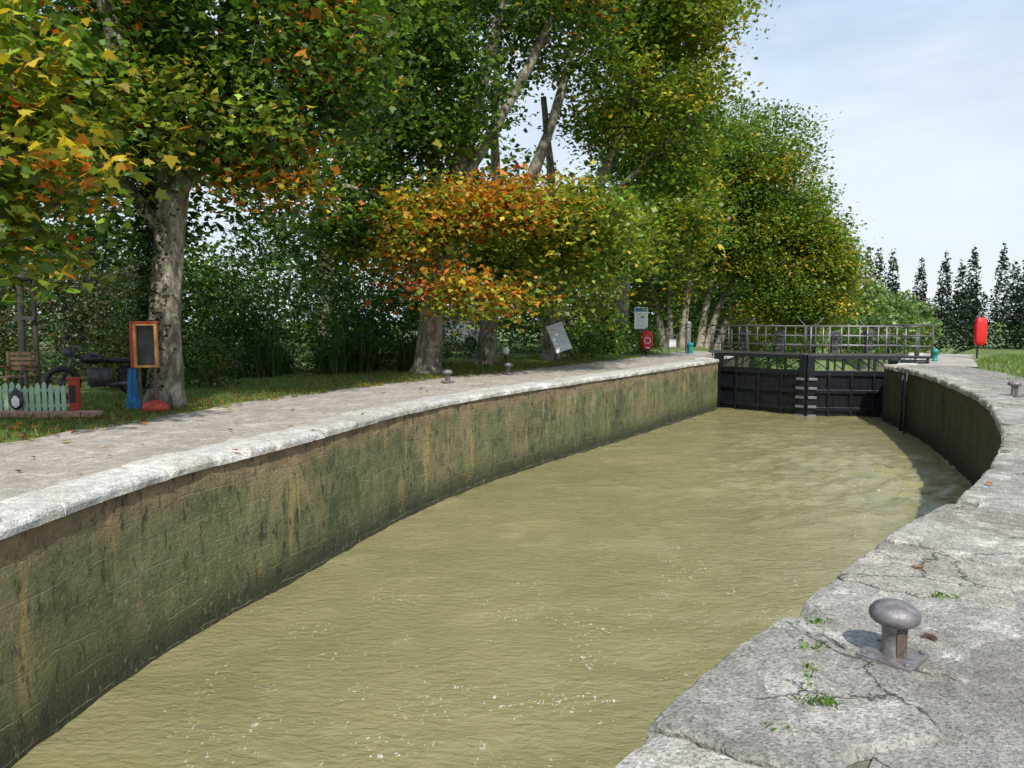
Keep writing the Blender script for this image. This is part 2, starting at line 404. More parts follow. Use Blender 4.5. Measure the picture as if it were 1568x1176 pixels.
wall_mesh('lock_chamber_wall',LP,M_wall)
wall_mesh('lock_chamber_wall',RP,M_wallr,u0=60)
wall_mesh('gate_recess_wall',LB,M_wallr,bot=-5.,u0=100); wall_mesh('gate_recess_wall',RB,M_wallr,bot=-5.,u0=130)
def ret(a,b,name):
    P=Poly([a+(b-a)*(k/8) for k in range(9)],1); wall_mesh(name,P,M_wallr,step=.05,u0=200,bot=-5.,top=-.02)
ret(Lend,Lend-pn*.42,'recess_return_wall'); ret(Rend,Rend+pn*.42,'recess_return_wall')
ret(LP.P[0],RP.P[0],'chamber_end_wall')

def strip(name,P,t0,t1,z0,z1,mat,s0=0,s1=None,tint=(1,1,1),nt_=6,amp=.0):
    s1=P.L if s1 is None else s1; ns=max(2,int((s1-s0)/.25)); vs=[];fs=[]
    for i in range(ns+1):
        s=s0+(s1-s0)*i/ns; a=t0(s) if callable(t0) else t0; b=t1(s) if callable(t1) else t1
        for j in range(nt_+1):
            f=j/nt_; t=a+(b-a)*f
            if j==nt_: t+=.25*noise.noise(V((s*.9,7,0)))+.12*noise.noise(V((s*4,1,0)))
            z=z0+(z1-z0)*f+amp*noise.noise(V((s*.6,t*.8,5)))
            vs.append(P.at(s,t,z))
    for i in range(ns):
        for j in range(nt_): a=i*(nt_+1)+j; fs.append((a,a+1,a+nt_+2,a+nt_+1))
    me=bpy.data.meshes.new(name); me.from_pydata(vs,[],fs); at=me.attributes.new('lc','FLOAT_COLOR','FACE')
    at.data.foreach_set('color',np.tile(np.array([*tint,1],dtype=np.float32),len(fs)))
    me.materials.append(mat); me.polygons.foreach_set('use_smooth',[True]*len(fs)); me.update(); return add_obj(me,name)
def coping(name,P,w,mat,lens,tints,s0=0,s1=None,gap=.012,chip=.03,thick=.17,zj=.008,wj=.0,jw=.0):
    s1=P.L if s1 is None else s1; vs=[];fs=[];cl=[]; s=s0; k=0
    def jit(edge,t): return jw*(noise.noise(V((edge*3.1,t*2.2,9)))+.5*noise.noise(V((edge*3.1,t*7,2)))+.25*noise.noise(V((edge*3.1,t*20,2))))
    while s<s1-.3:
        Ls=random.uniform(*lens); e=min(s1,s+Ls)
        if s1-e<.5: e=s1
        ww=(w(s) if callable(w) else w)*random.uniform(.9,1.08); tint=random.choice(tints); tj=random.uniform(.9,1.08)
        dz=random.uniform(-zj,zj); tilt=random.uniform(-zj,zj)
        prof=[(.03,-thick-.01),(-.05,-thick),(-.058,-thick*.5),(-.052,-.035),(-.03,-.008),(.03,0)]+[(.03+(ww-.06)*q,0) for q in (.1,.2,.3,.4,.5,.6,.7,.8,.9,.96)]+[(ww-.03,-.004),(ww,-.03)]
        ss=[s+gap*.5,s+gap*.5+.004,s+gap*.5+.018]; m=max(3,int((e-s)/.06))
        ss+=[s+.02+(e-s-.04)*i/m for i in range(1,m)]+[e-gap*.5-.018,e-gap*.5-.004,e-gap*.5]
        base=len(vs); npf=len(prof)
        for i,x in enumerate(ss):
            ed=.06 if i in(0,len(ss)-1) else (.010 if i in(1,len(ss)-2) else 0)
            ch=max(0,noise.noise(V((x*2.3,k*3.1,1)))-.12)*chip*5+chip*.5*noise.noise(V((x*9,2,k)))+chip*.4*noise.noise(V((x*23,5,k)))
            fr=(x-s)/(e-s)
            for j,(t,z) in enumerate(prof):
                z2=z+dz+tilt*(fr-.5)-(ed if z>-.1 else 0); t2=t
                if 2<=j<=6: t2+=max(0,ch)*(1. if 2<j<6 else .5); z2-=max(0,ch)*(.35 if j==4 else .15 if j==5 else 0)
                if j<=4: t2+=.016*noise.noise(V((x*4,z*9,k)))
                if j>=12: t2+=wj*noise.noise(V((x*2.2,3,k)))*(t/ww)
                if 5<=j<=16: z2+=.009*noise.noise(V((x*3,t*3,k)))+.005*noise.noise(V((x*9,t*9,k)))
                xx=x+jit(s,t)*(1-fr)+jit(e,t)*fr
                vs.append(P.at(min(max(xx,0),P.L),t2,z2))
        for i in range(len(ss)-1):
            for j in range(npf-1):
                a=base+i*npf+j; fs.append((a,a+1,a+npf+1,a+npf)); cl.append((tint[0]*tj,tint[1]*tj,tint[2]*tj,1))
        for i in(0,len(ss)-1):
            fs.append(tuple(base+i*npf+j for j in range(npf))); cl.append((.5,.5,.5,1))
        s=e;k+=1
    me=bpy.data.meshes.new(name); me.from_pydata(vs,[],fs); at=me.attributes.new('lc','FLOAT_COLOR','FACE')
    at.data.foreach_set('color',np.array(cl,dtype=np.float32).ravel()); me.materials.append(mat); me.update()
    return add_obj(me,name)
tl=[(1,1,1),(.97,.96,.93),(1.06,1.06,1.05),(.90,.89,.86),(1.03,1.02,1.0)]
tr=[(1,1,1),(.88,.88,.87),(1.08,1.07,1.05),(.97,.95,.91),(1.25,1.24,1.22)]
coping('coping_stones',LP,.62,M_coping,(.7,1.7),tl,thick=.12,chip=.045,wj=.12,jw=.06,gap=.012)
coping('coping_stones',LB,.58,M_coping,(1.,1.8),tl,thick=.12)
coping('coping_stones',RP,lambda s:.86 if s<16 else .6,M_copr,(.6,1.3),tr,chip=.05,zj=.010,wj=.22,jw=.16,gap=.013,thick=.14)
coping('coping_stones',RB,.6,M_coping,(1.,1.8),tl)
for P in(LP,LB,RB): strip('mortar_bed',P,.0,1.1,-.07,-.07,M_mortar)
strip('mortar_bed',RP,.03,1.15,-.030,-.030,M_mortar)
strip('towpath',LP,.50,lambda s:3.45,-.016,-.03,M_path,amp=.012,tint=(1,.98,.95),nt_=10)
strip('towpath',LB,.52,3.1,-.012,-.02,M_path)
def rw(s):
    f=s/RP.L
    return 3.8-1.5*min(1,max(0,(f-.35)/.4))
strip('paved_bank',RP,lambda s:.72 if s<16 else .5,rw,-.012,-.02,M_pave,amp=.01,nt_=12)
strip('paved_bank',RB,.52,2.4,-.012,-.02,M_path)

# ------------------------------------------------------------------ terrain
poly=[(p.x,p.y) for p in LP.P[::8]]+[(Lend.x,Lend.y)]+[(LB.P[0].x,LB.P[0].y),(LB.P[-1].x,LB.P[-1].y)]+[(RB.P[-1].x,RB.P[-1].y),(RB.P[0].x,RB.P[0].y),(Rend.x,Rend.y)]+[(p.x,p.y) for p in RP.P[::-8]]
pa=np.array(poly)
def inside(x,y):
    x0,y0=pa[:,0],pa[:,1]; x1,y1=np.roll(x0,-1),np.roll(y0,-1)
    c=((y0>y)!=(y1>y))&(x<(x1-x0)*(y-y0)/(y1-y0+1e-12)+x0)
    return c.sum()%2==1
def ss(a,b,x):
    t=min(1,max(0,(x-a)/(b-a))); return t*t*(3-2*t)
gm=V((11,28.3,0))
def H(x,y):
    h=-3.*ss(26,48,x*.5+y*.5)-.03
    d=V((x,y,0))-gm; al=d.dot(ax); pe=abs(d.dot(pn))
    if al>4.5: h=min(h,-5.2+max(0,pe-2.8)*1.25)
    r=math.hypot(x,y-12)
    h+=.05*noise.noise(V((x*.15,y*.15,0)))*ss(12,30,r)-.02
    if r>60: h+=.4*noise.noise(V((x*.02,y*.02,4)))
    return h
def axis_c(lo,hi):
    a=list(np.arange(lo,hi+.01,1.)); st=1.5; x=hi
    while x<900: x+=st; st*=1.16; a.append(x)
    st=1.5;x=lo
    while x>-900: x-=st; st*=1.16; a.insert(0,x)
    return a
xs=axis_c(-28,40);ys=axis_c(-12,60)
vs=[(x,y,H(x,y)) for y in ys for x in xs]; nx=len(xs);fs=[]
for j in range(len(ys)-1):
    for i in range(nx-1):
        x0,x1,y0,y1=xs[i],xs[i+1],ys[j],ys[j+1]
        if -12<x0<30 and -9<y0<45:
            if any(inside(x,y) for x in(x0,(x0+x1)/2,x1) for y in(y0,(y0+y1)/2,y1)): continue
        a=j*nx+i; fs.append((a,a+1,a+nx+1,a+nx))
me=bpy.data.meshes.new('ground'); me.from_pydata(vs,[],fs); me.polygons.foreach_set('use_smooth',[True]*len(fs)); me.materials.append(M_ground); me.update(); add_obj(me,'ground')

# ------------------------------------------------------------------ gates and water
HL=Lend+ax*.9-pn*.33; HR=Rend+ax*1.2+pn*.33; AP=V((10.9,27.2,0))
wp=[LP.at(s,.08,-2.) for s in np.arange(0,LP.L,.4)]+[LP.at(LP.L,.05,-2),HL+ax*.1,AP+ax*.1,HR+ax*.1]+[RP.at(RP.L,.05,-2)]+[RP.at(s,.08,-2.) for s in np.arange(RP.L-.5,0,-.4)]
wpa=np.array([(v[0],v[1]) for v in wp])
step=.055
gx=np.arange(-6,15,step); gy=np.arange(-1.0,30.4,step)
XX,YY=np.meshgrid(gx,gy); ins=np.zeros(XX.shape,bool)
for i in range(len(wpa)):
    x0,y0=wpa[i]; x1,y1=wpa[(i+1)%len(wpa)]
    c=((y0>YY)!=(y1>YY))&(XX<(x1-x0)*(YY-y0)/(y1-y0+1e-12)+x0); ins^=c
keep=ins[:-1,:-1]|ins[1:,:-1]|ins[:-1,1:]|ins[1:,1:]
use=np.zeros(XX.shape,bool); use[:-1,:-1]|=keep; use[1:,:-1]|=keep; use[:-1,1:]|=keep; use[1:,1:]|=keep
idm=-np.ones(XX.shape,int); idm[use]=np.arange(use.sum())
ux,uy=XX[use],YY[use]; ca_,sa_=math.cos(.22),math.sin(.22); zz_=np.empty(len(ux))
for i in range(len(ux)):
    x=ux[i];y=uy[i]; a=x*ca_+y*sa_; b=-x*sa_+y*ca_
    a+=.35*noise.noise(V((x*.7,y*.7,11)))
    d=math.hypot((x-8.4)*1.15,(y-15.5)*.8); chop=max(0.,1-d/6.0)**1.1; far=ss(7,20,y)
    cal=.55+.9*noise.noise(V((x*.3,y*.3,2)))
    w=noise.noise(V((a*1.15,b*2.2,0)))+.5*noise.noise(V((a*2.6+5,b*4.6,3)))
    w2=1-abs(noise.noise(V((a*1.5+9,b*2.7,7))))*2.2
    zz_[i]=-2+.030*max(.18,cal+.35*far)*w+.022*noise.noise(V((a*.45,b*.8,5)))+chop*(.075*w+.055*w2)
F=np.stack([idm[:-1,:-1][keep],idm[:-1,1:][keep],idm[1:,1:][keep],idm[1:,:-1][keep]],1)
me=bpy.data.meshes.new('water'); me.vertices.add(len(ux)); me.vertices.foreach_set('co',np.stack([ux,uy,zz_],1).astype(np.float32).ravel())
me.loops.add(F.size); me.loops.foreach_set('vertex_index',F.astype(np.int32).ravel())
me.polygons.add(len(F)); me.polygons.foreach_set('loop_start',np.arange(0,F.size,4,dtype=np.int32)); me.update(calc_edges=True)
me.polygons.foreach_set('use_smooth',np.ones(len(F),bool)); me.materials.append(M_water); me.update(); add_obj(me,'canal_water')
back=[(-6.2,-5.2,-2.03),(-.5,-5.2,-2.03),(1.2,-.9,-2.03),(-6.2,-.9,-2.03)]
me=bpy.data.meshes.new('water3'); me.from_pydata(back,[],[(0,1,2,3)]); me.materials.append(M_water); me.update(); add_obj(me,'canal_water')
lo=[HL-pn*.1,AP+ax*.15,HR+pn*.1,gm+ax*90+pn*5,gm+ax*90-pn*5]
me=bpy.data.meshes.new('water2'); me.from_pydata([(v.x,v.y,-3.9) for v in lo],[],[tuple(range(len(lo)))]); me.materials.append(M_water); me.update()
add_obj(me,'lower_canal_water')

def gate(name,A,B,flip):
    par=empty(name); d=(B-A); L=d.length; d=d.normalized(); nn=V((-d.y,d.x,0))
    if nn.dot(ax)<0: nn=-nn     # downstream
    rz=math.atan2(d.y,d.x)
    def P(u,v,z): q=A+d*u+nn*v; return V((q.x,q.y,z))
    g=MB()
    k=int(L/.24); pw=L/k
    for i in range(k): g.box(P((i+.5)*pw,.06+.006*(i%2),-2.2),(pw-.012,.09,3.6),0,rz)
    for z,h in((-.42,.2),(-1.1,.14),(-1.75,.14)): g.box(P(L/2,-.005,z),(L-.02,.12,h),0,rz)
    g.box(P(.12,.05,-1.9),(.26,.3,4.1),0,rz); g.box(P(L-.12,.03,-1.85),(.26,.28,4.2),0,rz)
    for i in range(1,4): g.box(P(L*i/4,-.02,-2.2),(.08,.10,3.5),0,rz)
    g.build('gate_panel',[M_gate,M_gatel],par,.008)
    r=MB()
    for z in np.arange(-2.,-.5,.34): r.box(P(L-.18,-.15,z),(.30,.05,.09),0,rz)
    r.build('fender_rungs',[M_galv],par,.006)
    w=MB()
    for i in range(6): # struts
        u=.2+(L-.4)*i/5
        w.box(P(u,.08,-.08),(.09,.09,.5),0,rz)
        if i<5: w.tube([P(u,.08,-.3),P(u+(L-.4)/5,.08,.12)],.022,6,0)
    w.box(P(L/2,.04,.15),(L+.2,.08,.12),0,rz); w.box(P(L/2,.86,.15),(L+.2,.08,.12),0,rz)
    for i in range(6): w.box(P(.1+(L-.2)*i/5,.45,.15),(.06,.72,.08),0,rz)
    w.build('gangway_frame',[M_gatel],par,.006)
    dk=MB()
    for j in range(7): dk.box(P(L/2-.1,.1+j*.118,.235),(L+.55,.095,.04),0,rz)
    dk.box(P(L/2-.1,-.01,.27),(L+.5,.015,.1),0,rz)
    dk.build('deck',[M_galvd],par)
    rl=MB()
    for v in(.02,.88):
        n=5
        for i in range(n+1):
            u=-.25+(L+.15)*i/n; rl.tube([P(u,v,.2),P(u,v,1.3)],.030,8)
        for z in(1.3,.95,.6): rl.tube([P(-.27,v,z),P(L-.08,v,z)],.030 if z>1.2 else .020,8)
    for z in(1.3,.6,.95): rl.tube([P(-.25,.02,z),P(-.65,-.1,z-.0)],.02,8)
    rl.build('guard_rail',[M_galvd if flip==0 else M_galv],par,0,True)
    wg=MB()
    for u in(L*.3,L*.68):
        wg.box(P(u,.25,.62),(.24,.22,.75),0,rz); wg.box(P(u,.25,1.03),(.34,.28,.18),0,rz)
        wg.tube([P(u,.12,.9),P(u,-.05,.9)],.03,8,1)
        pts=[P(u+.17*math.cos(a),-.05,.9+.17*math.sin(a)) for a in np.linspace(0,2*math.pi,17)]
        wg.tube(pts,.016,6,1)
        wg.tube([P(u,.1,.25),P(u,.1,-2.5)],.035,8,1)
    wg.build('paddle_winch',[M_galvd,M_gatel],par,.012)
gate('lock_gate',HL,AP,0); gate('lock_gate',HR,AP,1)
def rail(name,pts,h=1.1,mat=None):
    m=MB()
    for i in range(len(pts)-1):
        a,b=V(pts[i]),V(pts[i+1]); k=max(1,int((b-a).length/1.1))
        for j in range(k+1): p=a.lerp(b,j/k); m.tube([p,p+V((0,0,h))],.03,8)
        for z in(h,h*.66,h*.33): m.tube([a+V((0,0,z)),b+V((0,0,z))],.024,8)
    m.build(name,[mat or M_galvd],None,0,True)
m=MB(); rzz=math.atan2(pn.y,pn.x)
c0=HR+pn*.35+ax*.45
m.box((c0.x,c0.y,.19),(1.5,.9,.06),0,rzz)
for u,v in((-.6,-.35),(.6,-.35),(-.6,.35),(.6,.35)):
    q=c0+pn*u+ax*v; m.box((q.x,q.y,.07),(.08,.08,.2),0,rzz)
m.box((c0.x-ax.x*.6,c0.y-ax.y*.6,.09),(1.3,.28,.05),0,rzz)
m.build('gangway_landing',[M_gatel],None,.006)
z0=V((0,0,.2))
rail('guard_railing',[c0-pn*.7-ax*.42+z0,c0+pn*.72-ax*.42+z0],1.15)
rail('guard_railing',[c0-pn*.7+ax*.42+z0,c0+pn*.72+ax*.42+z0],1.15)
rail('guard_railing',[HL+ax*1.3-pn*.5,HL+ax*4-pn*.4])
rail('guard_railing',[HR+ax*1.6+pn*.5,HR+ax*5+pn*.5])
m=MB()
for A,B in((HL,AP),(HR,AP)):
    d=(B-A).normalized(); nn=V((-d.y,d.x,0)); nn=nn if nn.dot(ax)>0 else -nn; L=(B-A).length
    for u in(.5,L-.5):
        a=A+d*u+nn*.88; m.tube([V((a.x,a.y,1.3)),V((a.x+nn.x*.9,a.y+nn.y*.9,.2))],.03,8)
        m.tube([V((a.x,a.y,.9)),V((a.x+d.x*.7,a.y+d.y*.7,1.62))],.022,6)
m.build('gangway_stays',[M_galvd],None,0,True)

# ladder
la=MB()
best=min(range(len(RP.P)),key=lambda i:(RP.P[i]-V((12.47,23.1,0))).length); sl=RP.s[best]
for o in(-.22,.22): la.tube([RP.at(sl+o,-.14,z) for z in(.02,-1,-2.3)],.04,8)
for z in np.arange(-2.1,0,.28): la.tube([RP.at(sl-.22,-.14,z),RP.at(sl+.22,-.14,z)],.022,6)
for o in(-.22,.22):
    for z in(-.05,-1.5): la.tube([RP.at(sl+o,-.14,z),RP.at(sl+o,.03,z)],.02,6)
la.build('wall_ladder',[M_gatel],None,0,True)

# ------------------------------------------------------------------ bollards
def bollard(loc,s=1.,rz=0):
    par=empty('mooring_bollard'); x,y=loc; m=MB()
    m.lathe((x,y,-.0),[(.06*s,.0),(.058*s,.02*s),(.052*s,.05*s),(.050*s,.12*s),(.056*s,.165*s),(.07*s,.18*s)],28)
    m.lathe((x,y,0),[(.065*s,.172*s),(.095*s,.180*s),(.108*s,.195*s),(.112*s,.212*s),(.108*s,.232*s),(.092*s,.252*s),(.06*s,.268*s),(.02*s,.275*s)],32)
    m.build('mushroom_head',[M_cast],par,0,True)
    b=MB(); b.box((x,y,.010),(.24*s,.24*s,.03),0,rz)
    for i in range(4):
        a=rz+math.pi/4+i*math.pi/2; b.lathe((x+.135*s*math.cos(a),y+.135*s*math.sin(a),.024),[(.013,0),(.013,.010),(.007,.014)],8)
    b.build('base_plate',[M_cast],par,.004)
    w=MB()
    for a in(rz+.9,rz+.9+math.pi,rz-1.2): w.box((x+.052*s*math.cos(a),y+.052*s*math.sin(a),.09*s),(.010*s,.035*s,.14*s),0,a)
    w.build('weld_rib',[M_rust],par,.003)
bollard((1.80,3.36),1.,.75)
for p in[(-1.62,18.5),(-.1,21.3),(10.4,15.2),(8.6,30.6)]: bollard(p,1.15,.5)

# ------------------------------------------------------------------ small objects on the left bank
par=empty('information_board'); m=MB(); bx,by=5.75,33.
m.box((bx,by,1.6),(.62,.05,.95),0,.15); m.box((bx,by-.03,1.97),(.56,.02,.16),1,.15)
for i in range(6): m.box((bx,by-.03,1.78-i*.1),(.44,.015,.012),3,.15)
for o in(-.27,.27): m.tube([(bx+o,by+.05,-.05),(bx+o,by+.05,2.05)],.03,8,2)
m.build('panel_and_posts',[M_white,M_blue,M_galvd,M_dark],par,.006)
def buoy(bx,by,s=1.,z0=.0,ring=True):
    par=empty('lifebuoy_station'); m=MB()
    m.tube([(bx,by+.14,-.05),(bx,by+.14,1.2*s+z0)],.035,10,1)
    rings=[(-.09,.93),(-.07,1.),(.07,1.),(.11,.9),(.13,.6)]
    vs=[];fs=[];K=28
    for dy,sc in rings:
        for k in range(K):
            t=2*math.pi*k/K; c,s_=math.cos(t),math.sin(t)
            X=(.25 if ring else .17)*s*sc*math.copysign(abs(c)**.6,c); Z=.43*s*sc*math.copysign(abs(s_)**.6,s_)
            vs.append((bx+X,by-dy,z0+.62*s+Z))
    for i in range(len(rings)-1):
        for k in range(K): fs.append((i*K+k,i*K+(k+1)%K,(i+1)*K+(k+1)%K,(i+1)*K+k))
    fs.append(tuple(range(K))[::-1]); fs.append(tuple((len(rings)-1)*K+k for k in range(K))); m.add(vs,fs,0)
    m.build('cabinet',[M_red,M_galvd],par,0,True)
    if not ring: return
    r=MB(); pts=[(bx+.13*s*math.cos(a),by-.135,z0+.62*s+.13*s*math.sin(a)) for a in np.linspace(0,2*math.pi,21)]
    r.tube(pts,.022,8); r.box((bx,by-.135,z0+.30*s),(.2*s,.01,.06*s),0)
    r.build('white_ring_emblem',[M_white],par,0,True)
buoy(5.95,32.6,1.,.0)
buoy(19.0,30.,1.35,.22,False)
par=empty('lectern_sign'); m=MB(); m.box((1.75,27.5,.88),(.62,.05,1.1),0,.2,-.35,-.32)
m.build('panel',[M_white],par,.006); m=MB()
m.tube([(1.6,27.9,1.3),(2.45,28.3,-.05)],.03,8); m.tube([(1.7,27.7,.5),(1.6,27.8,-.05)],.03,8); m.tube([(2.05,27.6,.5),(2.1,27.6,-.05)],.03,8)
m.build('legs',[M_pole],par,0,True)
par=empty('control_pillar'); m=MB(); x,y=8.1,34.
m.lathe((x,y,-.05),[(.13,0),(.13,1.1),(.12,1.2),(.15,1.22),(.15,1.42),(.1,1.5)],20,0); m.lathe((x+.08,y-.18,-.05),[(.12,0),(.12,.4),(.15,.42),(.14,.5),(.05,.55)],16,1)
m.build('pillar_body',[M_galv,M_teal],par,.004)
par=empty('notice_frame'); m=MB(); x,y=7.35,33.8
for o in(-.18,.18): m.box((x+o,y,.4),(.05,.05,.85),0)
m.box((x,y,.8),(.41,.05,.05),0); m.box((x,y,.45),(.30,.02,.35),1)
m.build('frame',[M_galv,M_white],par,.004)
def hydrant(x,y):
    m=MB(); m.lathe((x,y,-.02),[(.11,0),(.11,.05),(.08,.07),(.08,.3),(.12,.32),(.12,.40),(.08,.46),(.03,.48)],18); m.tube([(x-.15,y,.25),(x+.15,y,.25)],.035,10)
    m.build('water_hydrant',[M_teal],None,0,True)
hydrant(15.95,27.8)
m=MB(); m.lathe((-.2,24,-.05),[(.05,0),(.04,.05),(.03,.06),(.03,.45),(.06,.46)],14,0); m.lathe((-.2,24,.41),[(.05,0),(.10,.05),(.12,.13),(.10,.21),(.05,.25),(.01,.26)],18,1)
m.build('garden_lamp',[M_pole,M_white],None,0,True)
par=empty('menu_board'); x,y=-6.47,13.05; m=MB()
zc=1.12; w_,h_=.34,.74; rz=.25
def PB(u,v,z): return (x+u*math.cos(rz)-v*math.sin(rz),y+u*math.sin(rz)+v*math.cos(rz),z)
for u in(-w_/2,w_/2): m.box(PB(u,0,zc),(.045,.14,h_),0,rz)
for z in(zc-h_/2,zc+h_/2): m.box(PB(0,0,z),(w_+.045,.14,.045),0,rz)
m.box(PB(0,.04,zc),(w_-.05,.02,h_-.05),1,rz); m.box(PB(-w_/2-.05,.0,zc),(.05,.12,h_+.04),2,rz)
m.box(PB(0,0,zc+h_/2+.04),(w_+.12,.18,.025),2,rz,0,0)
m.build('frame',[M_wood,M_dark,M_redo],par,.006); m=MB()
for u in(-.13,.13): m.box(PB(u,.03,.35),(.045,.045,.75),0,rz)
m.build('legs',[M_woodb],par,.004)
m=MB(); K=14; vs=[];fs=[]
for i in range(K+1):
    z=.72-.7*i/K; wv=.07+.05*i/K
    for j in range(9):
        u=-.22+wv*(j/8-.5)*2; vs.append(PB(u,-.10+.03*math.sin(j*1.9+i*.25),z))
for i in range(K):
    for j in range(8): a=i*9+j; fs.append((a,a+1,a+10,a+9))
m.add(vs,fs,0); m.build('hanging_cloth',[M_cloth],par,0,True)
m=MB(); m.lathe((-6.2,12.75,-.03),[(.17,0),(.22,.04),(.23,.09),(.20,.15),(.13,.19),(.05,.21)],22,0,1,.75); m.build('red_basin',[M_redo],None,0,True)
par=empty('picket_fence'); m=MB(); fx0,fx1,fy=-9.6,-7.55,12.35
k=0; xx=fx0
while xx<fx1:
    h=.5+.03*math.sin(k*1.3)+random.uniform(-.012,.012); y_=fy+(xx-fx0)*.05
    m.add([(xx-.035,y_-.01,0.),(xx+.035,y_-.01,0.),(xx+.035,y_-.01,h-.05),(xx,y_-.01,h),(xx-.035,y_-.01,h-.05),(xx-.035,y_+.01,0.),(xx+.035,y_+.01,0.),(xx+.035,y_+.01,h-.05),(xx,y_+.01,h),(xx-.035,y_+.01,h-.05)],
      [(0,1,2,3,4),(9,8,7,6,5),(0,5,6,1),(1,6,7,2),(2,7,8,3),(3,8,9,4),(4,9,5,0)],0)
    xx+=.105;k+=1
for z in(.12,.38): m.box(((fx0+fx1)/2,fy+.075,z),(fx1-fx0+.05,.03,.05),0,.05)
m.build('pickets',[M_pgreen],par)
m=MB(); m.lathe((-8.35,fy+.0,.06),[(.03,0),(.11,.06),(.13,.16),(.08,.30),(.02,.36)],14,0,1,.2)
m.lathe((-8.35,fy-.022,.08),[(.02,.02),(.065,.06),(.07,.15),(.02,.22)],14,1,1,.2)
m.build('painted_figure',[M_dark,M_white],par)
m=MB(); m.box((-7.45,fy+.15,.27),(.16,.1,.58),0); m.box((-7.45,fy+.09,.32),(.10,.02,.3),1); m.box((-7.45,fy+.15,.58),(.20,.14,.04),0); m.build('post_box',[M_redo,M_dark],None,.008)
m=MB()
for i in range(26): m.box((-10+i*.125,11.95+i*.006,.02+random.uniform(-.005,.01)),(.115,.22,.09),0,random.uniform(-.04,.1))
m.build('brick_edging',[M_brick],None,.008)
m=MB(); m.tube([(-10.3,15.5,-.1),(-10.25,15.5,2.6)],[.07,.06],10); m.tube([(-10.05,15.6,-.1),(-10.05,15.6,2.4)],[.05,.05],10)
m.lathe((-10.2,15.5,2.35),[(.05,0),(.17,.04),(.19,.1),(.15,.2),(.05,.27)],14); m.box((-10.17,15.5,1.6),(.4,.1,.08)); m.build('wooden_post',[M_pole],None,.004)
par=empty('garden_bench'); m=MB(); x,y=-9.95,14.6
for u in(-.3,.3):
    m.box((x+u,y,.25),(.05,.05,.55)); m.box((x+u,y+.4,.45),(.05,.05,.95)); m.box((x+u,y+.2,.62),(.06,.5,.04))
for j in range(5): m.box((x,y+.04+j*.085,.43),(.66,.07,.025))
for j in range(4): m.box((x,y+.42,.58+j*.1),(.66,.025,.07))
m.build('slats',[M_woodb],par,.004)
par=empty('parked_motorcycle'); m=MB(); mx,my=-8.35,14.9
def wheel(cx,cy,cz,r):
    m.tube([(cx+r*.80*math.cos(a)*.75,cy+r*.80*math.cos(a)*.66,cz+r*.80*math.sin(a)) for a in np.linspace(0,2*math.pi,25)],.055,8,0)
    m.tube([(cx-.03,cy+.04,cz),(cx+.03,cy-.04,cz)],.06,10,1)
    for a in np.linspace(0,math.pi,6)[:-1]:
        c,s_=r*.78*math.cos(a),r*.78*math.sin(a); m.tube([(cx+c*.75,cy+c*.66,cz+s_),(cx-c*.75,cy-c*.66,cz-s_)],.008,5,1)
wheel(mx-.5,my-.44,.32,.36); wheel(mx+.5,my+.44,.32,.36)
m.tube([(mx-.5,my-.44,.32),(mx-.3,my-.27,1.0)],.035,8,1); m.tube([(mx-.33,my-.29,.85),(mx+.1,my+.08,.72),(mx+.45,my+.4,.7)],.03,8,0)
m.lathe((mx-.1,my-.09,.68),[(.08,0),(.17,.06),(.18,.14),(.1,.22),(.03,.24)],14,2,1.3,1.1); m.lathe((mx+.28,my+.24,.68),[(.1,0),(.2,.04),(.2,.09),(.1,.12)],14,0,1.4,1.1)
m.box((mx,my,.42),(.4,.3,.34),1,.7); m.tube([(mx-.55,my-.0,1.02),(mx-.3,my-.27,1.04),(mx-.02,my-.5,1.02)],.016,8,1)
m.lathe((mx-.42,my-.37,.84),[(.03,0),(.09,.04),(.1,.1),(.05,.17)],14,1); m.tube([(mx-.1,my-.2,.25),(mx+.6,my+.3,.28)],.04,8,1)
for u in(0,1): m.tube([(mx-.55+u*.53,my-u*.5,1.04),(mx-.6+u*.6,my-.02-u*.52,1.2)],.01,6,1); m.lathe((mx-.6+u*.6,my-.02-u*.52,1.17),[(.02,0),(.05,.03),(.05,.08),(.02,.1)],10,0)
m.build('motorcycle_parts',[M_black,M_galvd,M_dark],par,0,True)
par=empty('parked_car'); cx,cy=-3.4,38.5
prof=[(-2.1,.35),(-2.12,.7),(-1.95,.9),(-1.2,1.0),(-.6,1.42),(.6,1.48),(1.5,1.35),(2.0,.95),(2.1,.6),(2.05,.32)]
m=MB(); vs=[]
ws=[.78,.84,.86,.84,.66,.64,.64,.82,.84,.78]
for sgn in(-1,1):
    for (px,pz),w in zip(prof,ws): vs.append((cx+px,cy+sgn*w,pz))
n=len(prof); fs=[tuple(range(n)),tuple(range(n,2*n))[::-1]]+[(i,(i+1)%n,n+(i+1)%n,n+i) for i in range(n)]
m.add(vs,fs,0)
for a,b in((-.95,-.02),(.06,.75),(.82,1.45)): m.add([(cx+a-.1,cy-.80,1.0),(cx+b,cy-.80,1.0),(cx+b-.05,cy-.68,1.36),(cx+max(a,-.6),cy-.68,1.36)],[(0,1,2,3)],1)
for u in(-1.35,1.3):
    m.tube([(cx+u,cy-.88,.32),(cx+u,cy-.68,.32)],.32,20,2); m.tube([(cx+u,cy-.9,.32),(cx+u,cy-.87,.32)],.19,16,3)
m.build('body',[M_white,M_glass,M_black,M_galv],par,.05)

